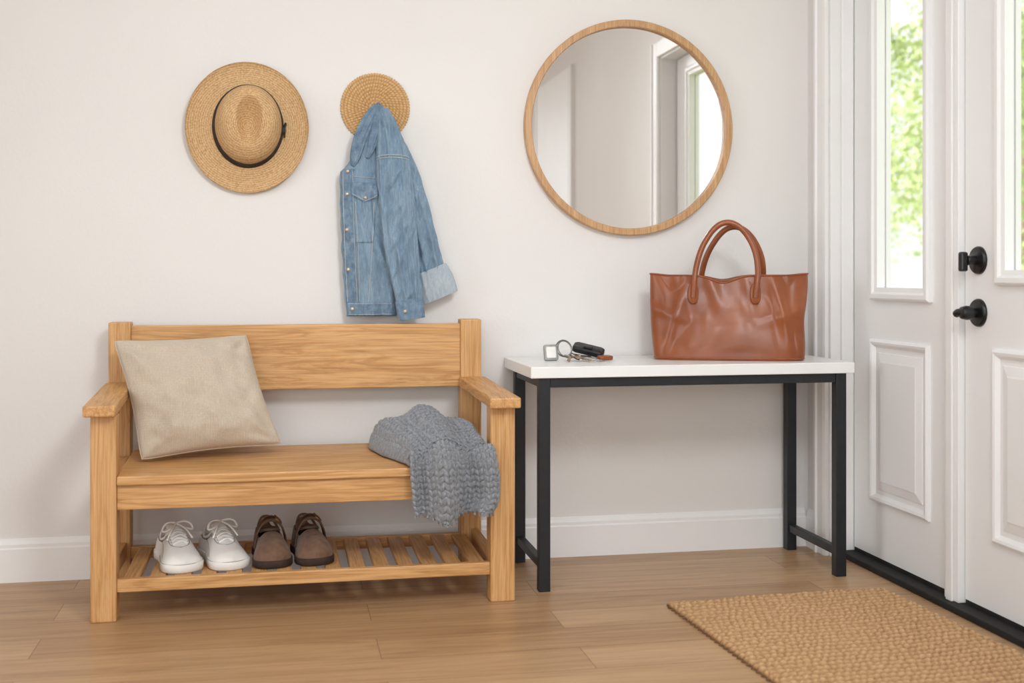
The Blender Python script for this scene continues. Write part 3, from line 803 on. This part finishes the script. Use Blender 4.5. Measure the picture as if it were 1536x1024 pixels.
tag('car_fob',(1.082,4.14,TZ+.035),.056,.023,.011,.012,fobm,RZ(-.45)@RY(.22)@RX(-1.15),ks)
tag('fob_buttons',(1.078,4.130,TZ+.0455),.016,.010,.003,.005,hardware,RZ(-.45)@RY(.22)@RX(-1.15),ks)
tag('fob_leather',(1.125,4.075,TZ+.0115),.030,.015,.007,.010,leather,RZ(.5)@RX(-1.45),ks)
def key(nm,c,ang,mat,z,s=1.5,tilt=0):
    M=RZ(ang)@RY(tilt)
    pts=[(.011*math.cos(math.radians(25+310*i/16)),.011*math.sin(math.radians(25+310*i/16))) for i in range(17)]
    pts+=[(.022,-.004),(.025,-.002),(.029,-.004),(.033,-.0015),(.037,-.004),(.041,-.001),(.045,0),(.042,.0035),(.012,.0035)]
    rings=[[Vector((c[0],c[1],z+h))+M@Vector((x*s,y*s,0)) for x,y in pts] for h in (0,.003)]
    loft(nm,rings,mat,ks,caps=(True,True),smooth=False)
key('key_1',(1.00,4.09),-.45,steel,TZ+.016,1.7,.18)
key('key_2',(1.03,4.07),-1.0,brass,TZ+.014,1.6,.16)
key('key_3',(1.04,4.10),-.2,steel,TZ+.018,1.7,.2)
key('key_4',(1.00,4.08),-1.9,brass,TZ+.014,1.5,.16)
key('key_5',(1.06,4.08),-.8,steel,TZ+.014,1.6,.16)

# ------------------------------------------------------------ jute mat
rw,rl=.76,1.36
nx,ny=330,640; rings=[]
for i in range(ny+1):
    y=-rl/2+rl*i/ny; ring=[]
    for j in range(nx+1):
        x=-rw/2+rw*j/nx
        yw=y+.006*math.sin(x*9+1)+.004*noise.noise(Vector((x*6,y*2,0)))
        row=yw/.030; k=math.floor(row); fr=row-k
        st=x/.022+(.5 if k%2 else 0)+abs(fr-.5)*1.1+.8*noise.noise(Vector((x*7,k*.7,2)))
        h=.003+.015*abs(math.sin(math.pi*row))**.6*(.62+.38*abs(math.sin(st*math.pi)))
        h+=.0030*noise.noise(Vector((x*60,y*60,k)))
        e=min((rw/2-abs(x))/.008,(rl/2-abs(y))/.006,1); h=.001+(h-.001)*max(0,e)**.5
        ex=x+(.004*math.sin(row*math.pi*2) if j in (0,nx) else 0)
        ring.append((ex,y,h))
    rings.append(ring)
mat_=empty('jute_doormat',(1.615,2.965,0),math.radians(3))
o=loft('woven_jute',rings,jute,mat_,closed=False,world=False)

# ------------------------------------------------------------ outside
box('lawn',(2.3,40,-30,40,-.25,-.15),lawnm,bw=0)
def tree(loc,h,rad,n,seed):
    random.seed(seed)
    e=empty('tree',loc)
    rings=[[(loc[0]+r*math.cos(a),loc[1]+r*math.sin(a),z) for a in [2*math.pi*i/12 for i in range(12)]] for r,z in ((.10,loc[2]),(.07,loc[2]+h*.5),(.03,loc[2]+h))]
    loft('trunk',rings,barkm,e)
    V=[];F=[]
    cl=[(random.uniform(-1,1)*rad*.8,random.uniform(-1,1)*rad*.8,h*random.uniform(.25,1.0),rad*random.uniform(.25,.5)) for _ in range(20)]
    for _ in range(n):
        c=random.choice(cl); d=Vector((random.gauss(0,1),random.gauss(0,1),random.gauss(0,1))).normalized()*c[3]*random.random()**.4
        p=Vector(loc)+Vector(c[:3])+d
        q=Vector((random.gauss(0,1),random.gauss(0,1),random.gauss(0,1))).normalized(); u=q.orthogonal().normalized(); w_=q.cross(u); s=random.uniform(.03,.07)
        k=len(V); V+=[p-u*s,p-w_*s*.5,p+u*s,p+w_*s*.5]; F.append((k,k+1,k+2,k+3))
    mesh('leaves',V,F,leafm,e)
tree((7.6,12.4,-.15),4.2,1.3,7000,3)
tree((9.6,14.2,-.15),4.6,1.2,6000,5)
tree((12.5,24.0,-.15),6.5,2.4,7000,9)

# ------------------------------------------------------------ lights and world
w=D.worlds.new('sky'); scene.world=w; w.use_nodes=True
bg=w.node_tree.nodes['Background']; bg.inputs[0].default_value=(.965,.985,1,1); bg.inputs[1].default_value=1.22
def area(nm,loc,tgt,sx,sy,pw,col=(1,1,1),spread=180):
    l=D.lights.new(nm,'AREA'); l.shape='RECTANGLE'; l.size=sx; l.size_y=sy; l.energy=pw; l.color=col; l.spread=math.radians(spread)
    o=D.objects.new(nm,l); o.location=loc; o.rotation_euler=(Vector(tgt)-Vector(loc)).to_track_quat('-Z','Y').to_euler(); link(o); return o
cool=(.925,.965,1)
area('ceiling_fill',(-.5,1.9,2.86),(-.5,2.1,0),3.0,2.2,36,cool)  # unseen fill added under the ceiling to brighten the room, no fixture
area('added_light',(1.0,.9,2.5),(.1,4.3,.9),.6,.6,16,cool,110)  # added key, high right, throws soft shadows leftward; no window here
area('added_light.001',(-1.2,-4.3,1.6),(.3,4.3,1.0),3.8,2.4,42,cool,130)  # added fill behind the camera, at the open rear of the room
area('added_light.002',(-3.3,2.2,1.5),(2.1,3.4,1.0),1.6,1.6,12,cool,80)  # added at the solid left wall to brighten the door
sl=D.lights.new('sun','SUN'); sl.energy=4.5; sl.angle=.05
so_=D.objects.new('sun',sl); so_.rotation_euler=Vector((.75,.05,-.65)).to_track_quat('-Z','Y').to_euler(); link(so_)

# ------------------------------------------------------------ camera
cam=D.cameras.new('camera'); co=D.objects.new('camera',cam); link(co)
co.location=(0,0,1.05); co.rotation_euler=(math.radians(90),0,math.radians(-11))
cam.sensor_width=36; cam.lens=1800/1536*36; cam.shift_y=-102/1536
cam.dof.use_dof=True; cam.dof.focus_distance=4.1; cam.dof.aperture_fstop=2.2
scene.camera=co
scene.view_settings.view_transform='Standard'
scene.view_settings.look='None'
